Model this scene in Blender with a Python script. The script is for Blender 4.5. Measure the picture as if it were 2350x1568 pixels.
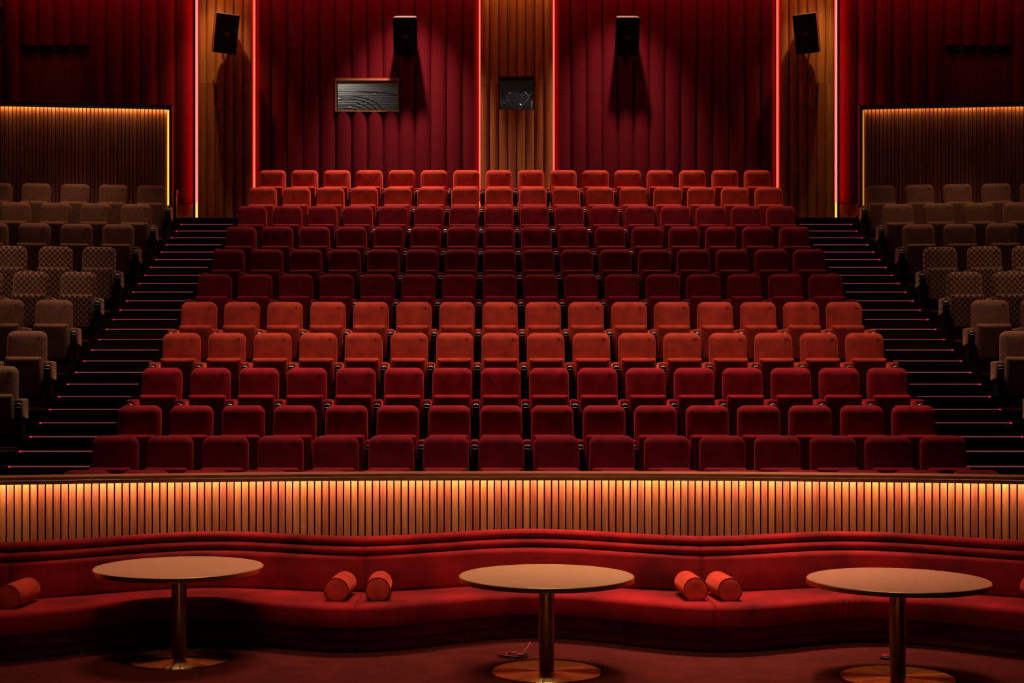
import bpy, bmesh, math, random
from math import sin, cos, pi, tan, radians, sqrt
from mathutils import Vector, Matrix

random.seed(7)
S = bpy.context.scene
for o in list(bpy.data.objects):
    bpy.data.objects.remove(o, do_unlink=True)
COL = S.collection

# ------------------------------------------------------------------ camera
HC = 2.11                       # eye height above the lounge carpet
F = 3264.0                      # focal length in pixels of the 2350 px wide frame (50 mm)
CX = -0.345                     # camera stands a little off the axis of the hall
cam_d = bpy.data.cameras.new('camera')
cam_d.lens = 50.0; cam_d.sensor_width = 36.0
cam_d.shift_x = (1175 - 1136) / 2350.0
cam_d.shift_y = (870 - 784) / 2350.0
cam_d.clip_end = 200
cam = bpy.data.objects.new('camera', cam_d)
cam.location = (CX, 0, HC); cam.rotation_euler = (pi/2, 0, 0)
COL.objects.link(cam); S.camera = cam

def PX(px, d):                  # picture column at distance d -> world X
    return (px - 1136) * d / F + CX
def PZ(py, d):                  # picture row at distance d -> world Z
    return HC + (870 - py) * d / F

# ------------------------------------------------------------------ world, exposure
S.view_settings.view_transform = 'Standard'
S.view_settings.look = 'None'
S.view_settings.gamma = 1.0
S.view_settings.use_curve_mapping = False
S.view_settings.exposure = 0.0
w = bpy.data.worlds.new('world'); S.world = w
w.use_nodes = True
w.node_tree.nodes['Background'].inputs[0].default_value = (0.02, 0.006, 0.004, 1)
w.node_tree.nodes['Background'].inputs[1].default_value = 0.15

# ------------------------------------------------------------------ lights of the hall
def spot(name, loc, target, power, col, angle, blend=0.5, radius=0.06):
    l = bpy.data.lights.new(name, 'SPOT')
    l.energy = power; l.color = col; l.spot_size = radians(angle); l.spot_blend = blend
    l.shadow_soft_size = radius
    o = bpy.data.objects.new(name, l); COL.objects.link(o)
    o.location = loc
    o.rotation_euler = (Vector(target) - Vector(loc)).to_track_quat('-Z', 'Y').to_euler()
    return o
def area(name, loc, target, sx, sy, power, col, spread=180):
    l = bpy.data.lights.new(name, 'AREA'); l.shape = 'RECTANGLE'
    l.size = sx; l.size_y = sy; l.energy = power; l.color = col; l.spread = radians(spread)
    o = bpy.data.objects.new(name, l); COL.objects.link(o); o.location = loc
    o.rotation_euler = (Vector(target) - Vector(loc)).to_track_quat('-Z', 'Y').to_euler()
    return o
WARM = (1.0, 0.66, 0.46)
CEIL = 10.4
# two downlights close to the back wall: hot spots on the top rows and the speaker shadows
spot('downlight', (-1.95, 24.92, CEIL-0.1), (-1.95, 24.75, 4.8), 2700, (1.0, 0.58, 0.42), 70, 1.0)
spot('downlight', (1.95, 24.92, CEIL-0.1), (1.95, 24.75, 4.8), 1800, (1.0, 0.56, 0.42), 70, 1.0)
spot('downlight', (-5.45, 25.0, CEIL-0.1), (-5.3, 25.2, 4.8), 460, (1.0, 0.56, 0.24), 60, 0.6)
spot('downlight', (5.5, 25.0, CEIL-0.1), (5.35, 25.2, 4.8), 340, (1.0, 0.56, 0.24), 60, 0.6)
# downlights over the middle rows, the side blocks and the lounge
for x, p in ((-3.6, 0.9), (-1.2, 1.0), (1.2, 1.0), (3.6, 0.9)):
    spot('downlight', (x, 16.8, CEIL-0.1), (x, 16.6, 1.4), 1900*p, WARM, 52, 1.0, 0.12)
    spot('downlight', (x, 22.0, CEIL-0.1), (x, 21.6, 3.4), 600*p, WARM, 60, 1.0, 0.12)
for x, p in ((-7.0, 1.0), (7.0, 0.75)):
    spot('downlight', (x, 21.2, CEIL-0.1), (x, 21.9, 3.4), 900*p, (1.0, 0.54, 0.33), 42, 0.9, 0.12)
    spot('downlight', (x, 17.2, CEIL-0.1), (x, 18.0, 2.4), 950*p, (1.0, 0.54, 0.33), 50, 0.9, 0.12)
area('lounge_light', (-0.3, 12.4, CEIL-0.15), (-0.3, 11.7, 0.4), 7.0, 0.9, 82, WARM, 40)
area('lounge_light', (1.6, 11.8, CEIL-0.15), (1.65, 11.6, 0.4), 0.9, 0.9, 30, WARM, 30)
area('lounge_light', (-0.4, 4.6, CEIL-0.15), (-0.2, 10.8, 0.2), 5.0, 1.2, 50, WARM, 42)
area('ceiling_wash', (0, 15.5, CEIL-0.2), (0, 15.5, 0), 14.0, 8.0, 60, WARM)
# cove light above the wall panels
for x, sx, c, p in ((-2.7, 4.0, (1, 0.04, 0.07), 34), (2.8, 4.0, (1, 0.04, 0.07), 30),
                    (-7.6, 3.4, (1, 0.04, 0.07), 26), (7.7, 3.4, (1, 0.04, 0.07), 22),
                    (0.05, 1.2, (1, 0.45, 0.10), 17), (-5.28, 0.9, (1, 0.45, 0.10), 14), (5.37, 0.9, (1, 0.45, 0.10), 12)):
    area('cove_light', (x, 25.55, 9.75), (x, 25.72, 8.0), sx, 0.06, p, c)

# ------------------------------------------------------------------ materials
def nt(name):
    m = bpy.data.materials.new(name); m.use_nodes = True
    t = m.node_tree; b = t.nodes['Principled BSDF']
    return m, t, b
def N(t, kind, **kw):
    n = t.nodes.new(kind)
    for k, v in kw.items():
        if k.startswith('i_'):
            n.inputs[k[2:].replace('_', ' ')].default_value = v
        else: setattr(n, k, v)
    return n
def L(t, a, b): t.links.new(a, b)
def c4(c, k=1.0): return (c[0]*k, c[1]*k, c[2]*k, 1)

def plain(name, col, rough=0.6, metal=0.0, spec=0.5):
    m, t, b = nt(name)
    b.inputs['Base Color'].default_value = c4(col)
    b.inputs['Roughness'].default_value = rough
    b.inputs['Metallic'].default_value = metal
    b.inputs['Specular IOR Level'].default_value = spec
    return m
def emit(name, col, k):
    m, t, b = nt(name)
    t.nodes.remove(b)
    e = N(t, 'ShaderNodeEmission'); e.inputs[0].default_value = c4(col); e.inputs[1].default_value = k
    L(t, e.outputs[0], t.nodes['Material Output'].inputs[0])
    return m
def velvet(name, col, sheen=0.5, tint=None, scale=7.0, lo=0.75, hi=1.25, detail=4.0):
    m, t, b = nt(name)
    tc = N(t, 'ShaderNodeTexCoord')
    n = N(t, 'ShaderNodeTexNoise'); n.inputs['Scale'].default_value = scale; n.inputs['Detail'].default_value = detail
    oi = N(t, 'ShaderNodeObjectInfo')
    add = N(t, 'ShaderNodeVectorMath', operation='ADD')
    L(t, tc.outputs['Object'], add.inputs[0]); L(t, oi.outputs['Location'], add.inputs[1])
    L(t, add.outputs[0], n.inputs['Vector'])
    r = N(t, 'ShaderNodeValToRGB')
    r.color_ramp.elements[0].position = 0.3; r.color_ramp.elements[0].color = c4(col, lo)
    r.color_ramp.elements[1].position = 0.72; r.color_ramp.elements[1].color = c4(col, hi)
    L(t, n.outputs['Fac'], r.inputs[0]); L(t, r.outputs[0], b.inputs['Base Color'])
    b.inputs['Roughness'].default_value = 0.9
    b.inputs['Specular IOR Level'].default_value = 0.15
    b.inputs['Sheen Weight'].default_value = sheen
    b.inputs['Sheen Roughness'].default_value = 0.35
    b.inputs['Sheen Tint'].default_value = c4(tint or (min(1, col[0]*2.2), col[1]*2.2, col[2]*2.2))
    f = N(t, 'ShaderNodeTexNoise'); f.inputs['Scale'].default_value = 260
    bp = N(t, 'ShaderNodeBump'); bp.inputs['Strength'].default_value = 0.05; bp.inputs['Distance'].default_value = 0.003
    L(t, tc.outputs['Object'], f.inputs['Vector'])
    L(t, f.outputs['Fac'], bp.inputs['Height']); L(t, bp.outputs[0], b.inputs['Normal'])
    return m
def wood(name, c0, c1, axis='Z', rough=0.45, vary=0.25, scale=1.0):
    m, t, b = nt(name)
    tc = N(t, 'ShaderNodeTexCoord'); mp = N(t, 'ShaderNodeMapping')
    s = {'Z': (38, 38, 2.2), 'X': (1.6, 38, 38), 'Y': (38, 2, 38)}[axis]
    mp.inputs['Scale'].default_value = tuple(v*scale for v in s)
    oi = N(t, 'ShaderNodeObjectInfo')
    add = N(t, 'ShaderNodeVectorMath', operation='ADD')
    L(t, tc.outputs['Object'], add.inputs[0])
    sc = N(t, 'ShaderNodeVectorMath', operation='SCALE'); sc.inputs['Scale'].default_value = 3.7
    L(t, oi.outputs['Location'], sc.inputs[0]); L(t, sc.outputs[0], add.inputs[1])
    L(t, add.outputs[0], mp.inputs['Vector'])
    n = N(t, 'ShaderNodeTexNoise'); n.inputs['Scale'].default_value = 1.0; n.inputs['Detail'].default_value = 5; n.inputs['Distortion'].default_value = 0.6
    L(t, mp.outputs[0], n.inputs['Vector'])
    r = N(t, 'ShaderNodeValToRGB')
    r.color_ramp.elements[0].position = 0.33; r.color_ramp.elements[0].color = c4(c0)
    r.color_ramp.elements[1].position = 0.68; r.color_ramp.elements[1].color = c4(c1)
    L(t, n.outputs['Fac'], r.inputs[0])
    hs = N(t, 'ShaderNodeHueSaturation')
    mr = N(t, 'ShaderNodeMapRange'); mr.inputs['To Min'].default_value = 1-vary; mr.inputs['To Max'].default_value = 1+vary
    L(t, oi.outputs['Random'], mr.inputs['Value']); L(t, mr.outputs[0], hs.inputs['Value'])
    mh = N(t, 'ShaderNodeMapRange'); mh.inputs['To Min'].default_value = 0.49; mh.inputs['To Max'].default_value = 0.508
    L(t, oi.outputs['Random'], mh.inputs['Value']); L(t, mh.outputs[0], hs.inputs['Hue'])
    L(t, r.outputs[0], hs.inputs['Color']); L(t, hs.outputs[0], b.inputs['Base Color'])
    b.inputs['Roughness'].default_value = rough
    bp = N(t, 'ShaderNodeBump'); bp.inputs['Strength'].default_value = 0.1; bp.inputs['Distance'].default_value = 0.003
    L(t, n.outputs['Fac'], bp.inputs['Height']); L(t, bp.outputs[0], b.inputs['Normal'])
    return m
def ribbed(name, col):
    m = velvet(name, col, 0.3, scale=30, lo=0.8, hi=1.2)
    t = m.node_tree; b = t.nodes['Principled BSDF']
    tc = [n for n in t.nodes if n.type == 'TEX_COORD'][0]
    wv = N(t, 'ShaderNodeTexWave', wave_type='BANDS', bands_direction='X'); wv.inputs['Scale'].default_value = 26; wv.inputs['Distortion'].default_value = 2.0
    wv.inputs['Detail Scale'].default_value = 2.0
    L(t, tc.outputs['Object'], wv.inputs['Vector'])
    mx = N(t, 'ShaderNodeMix', data_type='RGBA', blend_type='MULTIPLY'); mx.inputs['Factor'].default_value = 0.38
    src = b.inputs['Base Color'].links[0].from_socket
    L(t, src, mx.inputs['A']); L(t, wv.outputs['Color'], mx.inputs['B'])
    L(t, mx.outputs['Result'], b.inputs['Base Color'])
    bp = [n for n in t.nodes if n.type == 'BUMP'][0]
    L(t, wv.outputs['Fac'], bp.inputs['Height']); bp.inputs['Strength'].default_value = 0.5; bp.inputs['Distance'].default_value = 0.006
    return m
def scaled(name, ca, cb):
    """woven cloth of offset scallop scales"""
    m, t, b = nt(name)
    tc = N(t, 'ShaderNodeTexCoord'); sp = N(t, 'ShaderNodeSeparateXYZ'); L(t, tc.outputs['Object'], sp.inputs[0])
    def M(op, a, bb=None, v=None):
        n = N(t, 'ShaderNodeMath', operation=op)
        L(t, a, n.inputs[0])
        if bb is not None: L(t, bb, n.inputs[1])
        if v is not None: n.inputs[1].default_value = v
        return n.outputs[0]
    v = M('MULTIPLY', sp.outputs['Z'], v=1/0.040)
    fl = M('FLOOR', v); od = M('MULTIPLY', M('FRACT', M('MULTIPLY', fl, v=0.5)), v=1.0)
    u = M('ADD', M('MULTIPLY', sp.outputs['X'], v=1/0.074), od)
    fu = M('SUBTRACT', M('FRACT', u), v=0.5); fv = M('SUBTRACT', M('FRACT', v), v=0.4)
    d = M('SQRT', M('ADD', M('MULTIPLY', fu, fu), M('MULTIPLY', M('MULTIPLY', fv, fv), v=0.16)))
    r = N(t, 'ShaderNodeValToRGB')
    r.color_ramp.elements[0].position = 0.26; r.color_ramp.elements[0].color = c4(cb)
    r.color_ramp.elements[1].position = 0.38; r.color_ramp.elements[1].color = c4(ca)
    L(t, d, r.inputs[0]); L(t, r.outputs[0], b.inputs['Base Color'])
    b.inputs['Roughness'].default_value = 0.9; b.inputs['Sheen Weight'].default_value = 0.25
    b.inputs['Specular IOR Level'].default_value = 0.15
    return m
def brass(name, aniso_radial=False):
    m, t, b = nt(name)
    b.inputs['Base Color'].default_value = (0.66, 0.42, 0.17, 1)
    b.inputs['Metallic'].default_value = 1.0
    b.inputs['Roughness'].default_value = 0.34
    b.inputs['Anisotropic'].default_value = 0.75
    tg = N(t, 'ShaderNodeTangent', direction_type='RADIAL', axis='Z'); L(t, tg.outputs[0], b.inputs['Tangent'])
    b.inputs['Anisotropic Rotation'].default_value = 0.25
    b.inputs['Anisotropic'].default_value = 0.92 if aniso_radial else 0.7
    if aniso_radial:
        tc = N(t, 'ShaderNodeTexCoord')
        g = N(t, 'ShaderNodeTexGradient', gradient_type='RADIAL'); L(t, tc.outputs['Object'], g.inputs['Vector'])
        n = N(t, 'ShaderNodeTexNoise', noise_dimensions='1D'); n.inputs['Scale'].default_value = 80; n.inputs['Detail'].default_value = 4
        L(t, g.outputs['Fac'], n.inputs['W'])
        mr = N(t, 'ShaderNodeMapRange'); mr.inputs['From Min'].default_value = 0.3; mr.inputs['From Max'].default_value = 0.7
        mr.inputs['To Min'].default_value = 0.24; mr.inputs['To Max'].default_value = 0.46
        L(t, n.outputs['Fac'], mr.inputs[0]); L(t, mr.outputs[0], b.inputs['Roughness'])
    else: b.inputs['Roughness'].default_value = 0.38
    return m
def carpet(name, col, k=1.0):
    m, t, b = nt(name)
    tc = N(t, 'ShaderNodeTexCoord')
    n = N(t, 'ShaderNodeTexNoise'); n.inputs['Scale'].default_value = 3.5; n.inputs['Detail'].default_value = 8; n.inputs['Roughness'].default_value = 0.7
    L(t, tc.outputs['Object'], n.inputs['Vector'])
    r = N(t, 'ShaderNodeValToRGB')
    r.color_ramp.elements[0].position = 0.3; r.color_ramp.elements[0].color = c4(col, 0.7)
    r.color_ramp.elements[1].position = 0.7; r.color_ramp.elements[1].color = c4(col, 1.25)
    L(t, n.outputs['Fac'], r.inputs[0]); L(t, r.outputs[0], b.inputs['Base Color'])
    b.inputs['Roughness'].default_value = 1.0; b.inputs['Specular IOR Level'].default_value = 0.05
    f = N(t, 'ShaderNodeTexNoise'); f.inputs['Scale'].default_value = 120; L(t, tc.outputs['Object'], f.inputs['Vector'])
    bp = N(t, 'ShaderNodeBump'); bp.inputs['Strength'].default_value = 0.5; bp.inputs['Distance'].default_value = 0.01
    L(t, f.outputs['Fac'], bp.inputs['Height']); L(t, bp.outputs[0], b.inputs['Normal'])
    return m

M = {}
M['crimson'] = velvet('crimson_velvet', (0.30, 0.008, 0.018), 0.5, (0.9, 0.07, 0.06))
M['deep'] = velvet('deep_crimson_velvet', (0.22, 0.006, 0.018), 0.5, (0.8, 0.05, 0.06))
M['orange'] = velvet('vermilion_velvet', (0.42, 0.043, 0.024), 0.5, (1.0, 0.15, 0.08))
M['sofa'] = velvet('sofa_velvet', (0.22, 0.005, 0.007), 0.25, (1.0, 0.10, 0.06), scale=2.2, lo=0.4, hi=1.6, detail=6)
M['bolster'] = velvet('bolster_velvet', (0.48, 0.038, 0.02), 0.4, (1.0, 0.18, 0.08), scale=9)
M['brown'] = velvet('brown_cloth', (0.16, 0.078, 0.048), 0.25, (0.5, 0.3, 0.2), scale=40)
M['rib'] = ribbed('ribbed_brown_cloth', (0.27, 0.130, 0.085))
M['taupe'] = velvet('taupe_cloth', (0.20, 0.115, 0.075), 0.25, (0.5, 0.35, 0.22), scale=40)
M['scale'] = scaled('scale_pattern_cloth', (0.36, 0.19, 0.13), (0.075, 0.040, 0.026))
M['wall_red'] = velvet('wall_panel_cloth', (0.105, 0.0008, 0.0085), 0.0, (0.8, 0.05, 0.06), scale=60, lo=0.88, hi=1.12)
M['slat'] = wood('slat_wood', (0.33, 0.092, 0.032), (0.50, 0.165, 0.062), 'Z', 0.45, 0.11)
M['rail'] = wood('rail_wood', (0.20, 0.070, 0.026), (0.36, 0.14, 0.055), 'X', 0.4, 0.05, 0.8)
M['flute'] = wood('flute_wood', (0.25, 0.078, 0.014), (0.42, 0.145, 0.028), 'Z', 0.5, 0.12, 0.6)
M['dark_wood'] = wood('dark_wood', (0.07, 0.026, 0.012), (0.12, 0.045, 0.02), 'X', 0.5, 0.05)
M['plinth'] = wood('plinth_wood', (0.24, 0.12, 0.05), (0.36, 0.19, 0.085), 'X', 0.5, 0.05)
M['door'] = wood('door_wood', (0.10, 0.045, 0.018), (0.16, 0.075, 0.03), 'Z', 0.5, 0.05)
M['table'] = wood('table_laminate', (0.37, 0.170, 0.090), (0.405, 0.190, 0.102), 'X', 0.5, 0.02, 1.6)
M['brass'] = brass('brushed_brass')
M['brass_rim'] = plain('brass_rim', (0.66, 0.42, 0.17), 0.3, 1.0)
M['brass_base'] = brass('radial_brushed_brass', True)
M['black'] = plain('black_plastic', (0.010, 0.009, 0.009), 0.45)
M['blackboard'] = plain('black_backing', (0.006, 0.004, 0.004), 0.9, 0, 0.1)
M['ink'] = plain('number_ink', (0.012, 0.006, 0.006), 0.8, 0, 0.1)
M['chrome'] = plain('chrome', (0.72, 0.70, 0.64), 0.38, 1.0)
M['carpet'] = carpet('lounge_carpet', (0.085, 0.011, 0.008))
M['tier'] = carpet('tier_carpet', (0.020, 0.007, 0.006))
M['ceiling'] = plain('ceiling_paint', (0.03, 0.014, 0.012), 0.9)
M['side'] = carpet('side_wall_cloth', (0.06, 0.006, 0.008))
M['speaker'] = plain('speaker_grille', (0.008, 0.007, 0.007), 0.7, 0, 0.2)
M['cabinet'] = plain('speaker_cabinet', (0.05, 0.035, 0.03), 0.55)
M['badge'] = plain('badge_metal', (0.35, 0.2, 0.12), 0.4, 0.6)
M['strip_red'] = emit('red_strip_glow', (1.0, 0.016, 0.010), 14.0)
M['strip_red_strong'] = emit('strong_red_strip_glow', (1.0, 0.0075, 0.0065), 46.0)
M['strip_warm'] = emit('warm_strip_glow', (1.0, 0.66, 0.36), 75.0)
M['strip_screen'] = emit('amber_strip_glow', (1.0, 0.60, 0.20), 34.0)
M['strip_screen_dim'] = emit('dim_amber_strip_glow', (1.0, 0.55, 0.17), 17.0)
M['edge_glow'] = emit('amber_edge_glow', (1.0, 0.50, 0.08), 1.5)
M['edge_glow_dim'] = emit('dim_amber_edge_glow', (1.0, 0.38, 0.06), 0.55)
M['nosing'] = emit('step_strip_glow', (0.50, 0.085, 0.10), 0.36)
M['nosing_tip'] = emit('step_strip_tip', (1.0, 0.02, 0.10), 0.8)
M['trim_red'] = plain('tier_edge_trim', (0.14, 0.025, 0.018), 0.6)
M['grey'] = plain('booth_grey', (0.22, 0.21, 0.19), 0.8)
M['booth_dark'] = plain('booth_dark', (0.03, 0.028, 0.026), 0.8)
M['wire_red'] = plain('red_wire', (0.5, 0.01, 0.03), 0.4)
M['wire_black'] = plain('black_wire', (0.008, 0.008, 0.008), 0.4)
M['white'] = plain('white_plastic', (0.6, 0.55, 0.5), 0.5)
def glass():
    m, t, b = nt('booth_glass'); t.nodes.remove(b)
    g = N(t, 'ShaderNodeBsdfGlossy'); g.inputs['Roughness'].default_value = 0.05
    tr = N(t, 'ShaderNodeBsdfTransparent'); fr = N(t, 'ShaderNodeFresnel'); fr.inputs[0].default_value = 1.35
    mx = N(t, 'ShaderNodeMixShader')
    L(t, fr.outputs[0], mx.inputs[0]); L(t, tr.outputs[0], mx.inputs[1]); L(t, g.outputs[0], mx.inputs[2])
    L(t, mx.outputs[0], t.nodes['Material Output'].inputs[0])
    return m
M['glass'] = glass()
def film():
    m, t, b = nt('clear_film'); t.nodes.remove(b)
    g = N(t, 'ShaderNodeBsdfGlossy'); g.inputs['Roughness'].default_value = 0.22
    tr = N(t, 'ShaderNodeBsdfTransparent'); mx = N(t, 'ShaderNodeMixShader'); mx.inputs[0].default_value = 0.25
    L(t, tr.outputs[0], mx.inputs[1]); L(t, g.outputs[0], mx.inputs[2]); L(t, mx.outputs[0], t.nodes['Material Output'].inputs[0])
    return m
M['film'] = film()

# ------------------------------------------------------------------ object helpers
def link(o, parent=None):
    COL.objects.link(o)
    if parent is not None: o.parent = parent
    return o
def setmat(o, mat):
    me = o.data
    if not me.materials: me.materials.append(None)
    o.material_slots[0].link = 'OBJECT'; o.material_slots[0].material = M[mat] if isinstance(mat, str) else mat
def obj(name, me, mat, parent=None, loc=(0, 0, 0), rot=(0, 0, 0), label=None, cat=None, group=None, kind=None):
    o = bpy.data.objects.new(name, me); link(o, parent); setmat(o, mat)
    o.location = loc; o.rotation_euler = rot
    tag(o, label, cat, group, kind)
    return o
def tag(o, label=None, cat=None, group=None, kind=None):
    if label: o['label'] = label
    if cat: o['category'] = cat
    if group: o['group'] = group
    if kind: o['kind'] = kind
def thing(name, loc=(0, 0, 0), rz=0, label=None, cat=None, group=None, kind=None):
    o = bpy.data.objects.new(name, None); link(o); o.location = loc; o.rotation_euler = (0, 0, rz)
    o.empty_display_size = 0.1
    tag(o, label, cat, group, kind); return o
def mesh(name, vs, fs, smooth=False):
    me = bpy.data.meshes.new(name); me.from_pydata(vs, [], fs); me.update()
    bm = bmesh.new(); bm.from_mesh(me); bmesh.ops.recalc_face_normals(bm, faces=bm.faces); bm.to_mesh(me); bm.free()
    if smooth: me.polygons.foreach_set('use_smooth', [True]*len(me.polygons))
    return me
class MB:
    """collects simple shapes into one mesh"""
    def __init__(s): s.v = []; s.f = []
    def add(s, vs, fs):
        k = len(s.v); s.v += [tuple(p) for p in vs]; s.f += [tuple(i+k for i in f) for f in fs]; return s
    def box(s, x0, x1, y0, y1, z0, z1):
        return s.add([(x0,y0,z0),(x1,y0,z0),(x1,y1,z0),(x0,y1,z0),(x0,y0,z1),(x1,y0,z1),(x1,y1,z1),(x0,y1,z1)],
                     [(0,3,2,1),(4,5,6,7),(0,1,5,4),(1,2,6,5),(2,3,7,6),(3,0,4,7)])
    def prism_xy(s, pts, z0, z1):
        n = len(pts)
        return s.add([(x,y,z0) for x,y in pts]+[(x,y,z1) for x,y in pts],
                     [tuple(range(n-1,-1,-1)), tuple(range(n,2*n))]+[(i,(i+1)%n,n+(i+1)%n,n+i) for i in range(n)])
    def prism_xz(s, pts, y0, y1):
        n = len(pts)
        return s.add([(x,y0,z) for x,z in pts]+[(x,y1,z) for x,z in pts],
                     [tuple(range(n)), tuple(range(2*n-1,n-1,-1))]+[(i,n+i,n+(i+1)%n,(i+1)%n) for i in range(n)])
    def lathe(s, prof, n=48, cx=0, cy=0):
        vs = []; fs = []; m = len(prof)
        for i in range(n):
            a = 2*pi*i/n
            vs += [(cx+r*cos(a), cy+r*sin(a), z) for r, z in prof]
        for i in range(n):
            j = (i+1) % n
            for k in range(m-1): fs.append((i*m+k, j*m+k, j*m+k+1, i*m+k+1))
        if prof[0][0] > 0: fs.append(tuple(i*m for i in range(n))[::-1])
        if prof[-1][0] > 0: fs.append(tuple(i*m+m-1 for i in range(n)))
        return s.add(vs, fs)
    def tube(s, pts, r, n=6):
        pts = [Vector(p) for p in pts]; vs = []; fs = []; m = len(pts)
        for i, p in enumerate(pts):
            d = (pts[min(i+1, m-1)] - pts[max(i-1, 0)]).normalized()
            a = d.cross(Vector((0, 0, 1)));
            if a.length < 1e-3: a = d.cross(Vector((0, 1, 0)))
            a.normalize(); b = d.cross(a)
            for k in range(n):
                t = 2*pi*k/n; vs.append(tuple(p + a*r*cos(t) + b*r*sin(t)))
        for i in range(m-1):
            for k in range(n): fs.append((i*n+k, i*n+(k+1)%n, (i+1)*n+(k+1)%n, (i+1)*n+k))
        fs.append(tuple(range(n))); fs.append(tuple(range((m-1)*n, m*n)))
        return s.add(vs, fs)
    def me(s, name, smooth=False): return mesh(name, s.v, s.f, smooth)

def rr(wd, h, rt, rb, n=5):
    """rounded rectangle in x-z, centred in x and z"""
    pts = []
    for cx, cz, r, a0 in ((wd/2-rb, -h/2+rb, rb, -pi/2), (wd/2-rt, h/2-rt, rt, 0), (-wd/2+rt, h/2-rt, rt, pi/2), (-wd/2+rb, -h/2+rb, rb, pi)):
        for i in range(n+1):
            a = a0 + pi/2*i/n; pts.append((cx+r*cos(a), cz+r*sin(a)))
    return pts
def pillow(name, wd, h, rt, rb, layers, xf=lambda x, y, z: (x, y, z), n=5, bulge0=0, bulge1=0):
    """stack of inset rounded rectangles along y; layers = [(y, inset)]"""
    vs = []; fs = []; m = 4*(n+1)
    for y, i in layers:
        for x, z in rr(wd-2*i, h-2*i, max(rt-i, 0.004), max(rb-i, 0.004), n): vs.append(xf(x, y, z))
    for k in range(len(layers)-1):
        for i in range(m):
            j = (i+1) % m; fs.append((k*m+i, k*m+j, (k+1)*m+j, (k+1)*m+i))
    for k, bl in ((0, bulge0), (len(layers)-1, bulge1)):
        y, ins = layers[k]
        st = len(vs)
        for x, z in rr(wd-2*ins, h-2*ins, max(rt-ins, 0.004), max(rb-ins, 0.004), n): vs.append(xf(x*0.55, y+bl*0.75, z*0.55))
        c = len(vs); vs.append(xf(0, y+bl, 0))
        for i in range(m):
            j = (i+1) % m
            fs.append((k*m+i, k*m+j, st+j, st+i)); fs.append((st+i, st+j, c))
    return mesh(name, vs, fs, True)

# ------------------------------------------------------------------ levels of the auditorium
def row_y(i): return 14.42 + 1.022*(i-1)                 # depth of the backrest tops of row i
def row_z(i): return {0: 0.323, 1: 0.610, 2: 0.899}.get(i, 1.316 + 0.4365*(i-3))
def step_y(k): return 15.34 + 0.3423*(k-1)               # aisle steps; step 1 lies level with row 3
def step_z(k): return 1.33 + 0.1437*(k-1)
WALL_Y = 26.0
LAND_Z = step_z(25)
MAIN_X = 4.60
AISLE_X = 5.60
SK = tan(radians(7.0))

# --- lounge floor, shell
fl = MB().box(-11, 11, -4, 12.9, -0.3, 0.0)
obj('floor', fl.me('floor'), 'carpet', kind='structure')
obj('ceiling', MB().box(-11, 11, -4, 28.8, CEIL, CEIL+0.2).me('ceiling'), 'ceiling', kind='structure')
obj('wall_left', MB().box(-11.2, -11, -4, 28.8, -0.3, CEIL).me('wall_left'), 'side', kind='structure')
obj('wall_right', MB().box(11, 11.2, -4, 28.8, -0.3, CEIL).me('wall_right'), 'side', kind='structure')
obj('wall_front', MB().box(-11, 11, -4.2, -4, -0.3, CEIL).me('wall_front'), 'side', kind='structure')

# --- stepped seating floor of the middle block
tiers = thing('floor', kind='structure')
tiers.name = 'floor_tiers'
for i in range(0, 12):
    y0 = 12.70 if i == 0 else row_y(i)-0.88
    y1 = row_y(i+1)-0.88 if i < 11 else WALL_Y
    z0 = -0.2 if i == 0 else row_z(i-1)-0.05
    X = 6.3 if i == 0 else MAIN_X
    obj('tier', MB().box(-X, X, y0, y1, z0, row_z(i)).me('tier'), 'tier', tiers)

# --- aisle stairs with glowing nosings
def aisle(sx):
    st = thing('aisle_stairs', (0, 0, 0), kind='structure')
    st.name = 'floor_aisle_stairs'
    for k in range(-5, 26):
        y0 = step_y(k); y1 = step_y(k+1)+0.01 if k < 25 else WALL_Y
        a, b = sorted((sx*(MAIN_X+0.002), sx*(AISLE_X if k < 23 else 6.4)))
        if k < 23: b, a = (b, a)
        a, b = min(a, b), max(a, b)
        sp = obj('step', MB().box(a, b, y0, y1, step_z(k)-0.5, step_z(k)).me('step'), 'tier', st)
        a, b = sorted((sx*(MAIN_X+0.02), sx*5.45))
        m = 'nosing' if k < 25 else 'trim_red'
        obj('nosing_strip', MB().box(a, b, y0-0.012, y0+0.004, step_z(k)-0.006, step_z(k)+0.004).me('nosing_strip'), m, sp)
        if k < 25:
            a, b = sorted((sx*5.452, sx*5.475))
            obj('strip_tip', MB().box(a, b, y0-0.013, y0+0.004, step_z(k)-0.011, step_z(k)+0.005).me('strip_tip'), 'nosing_tip', sp)
            a, b = sorted((sx*5.477, sx*5.53))
            obj('strip_cap', MB().box(a, b, y0-0.012, y0+0.004, step_z(k)-0.006, step_z(k)+0.004).me('strip_cap'), 'cabinet', sp)
    return st
aisle(-1); aisle(1)

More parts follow.
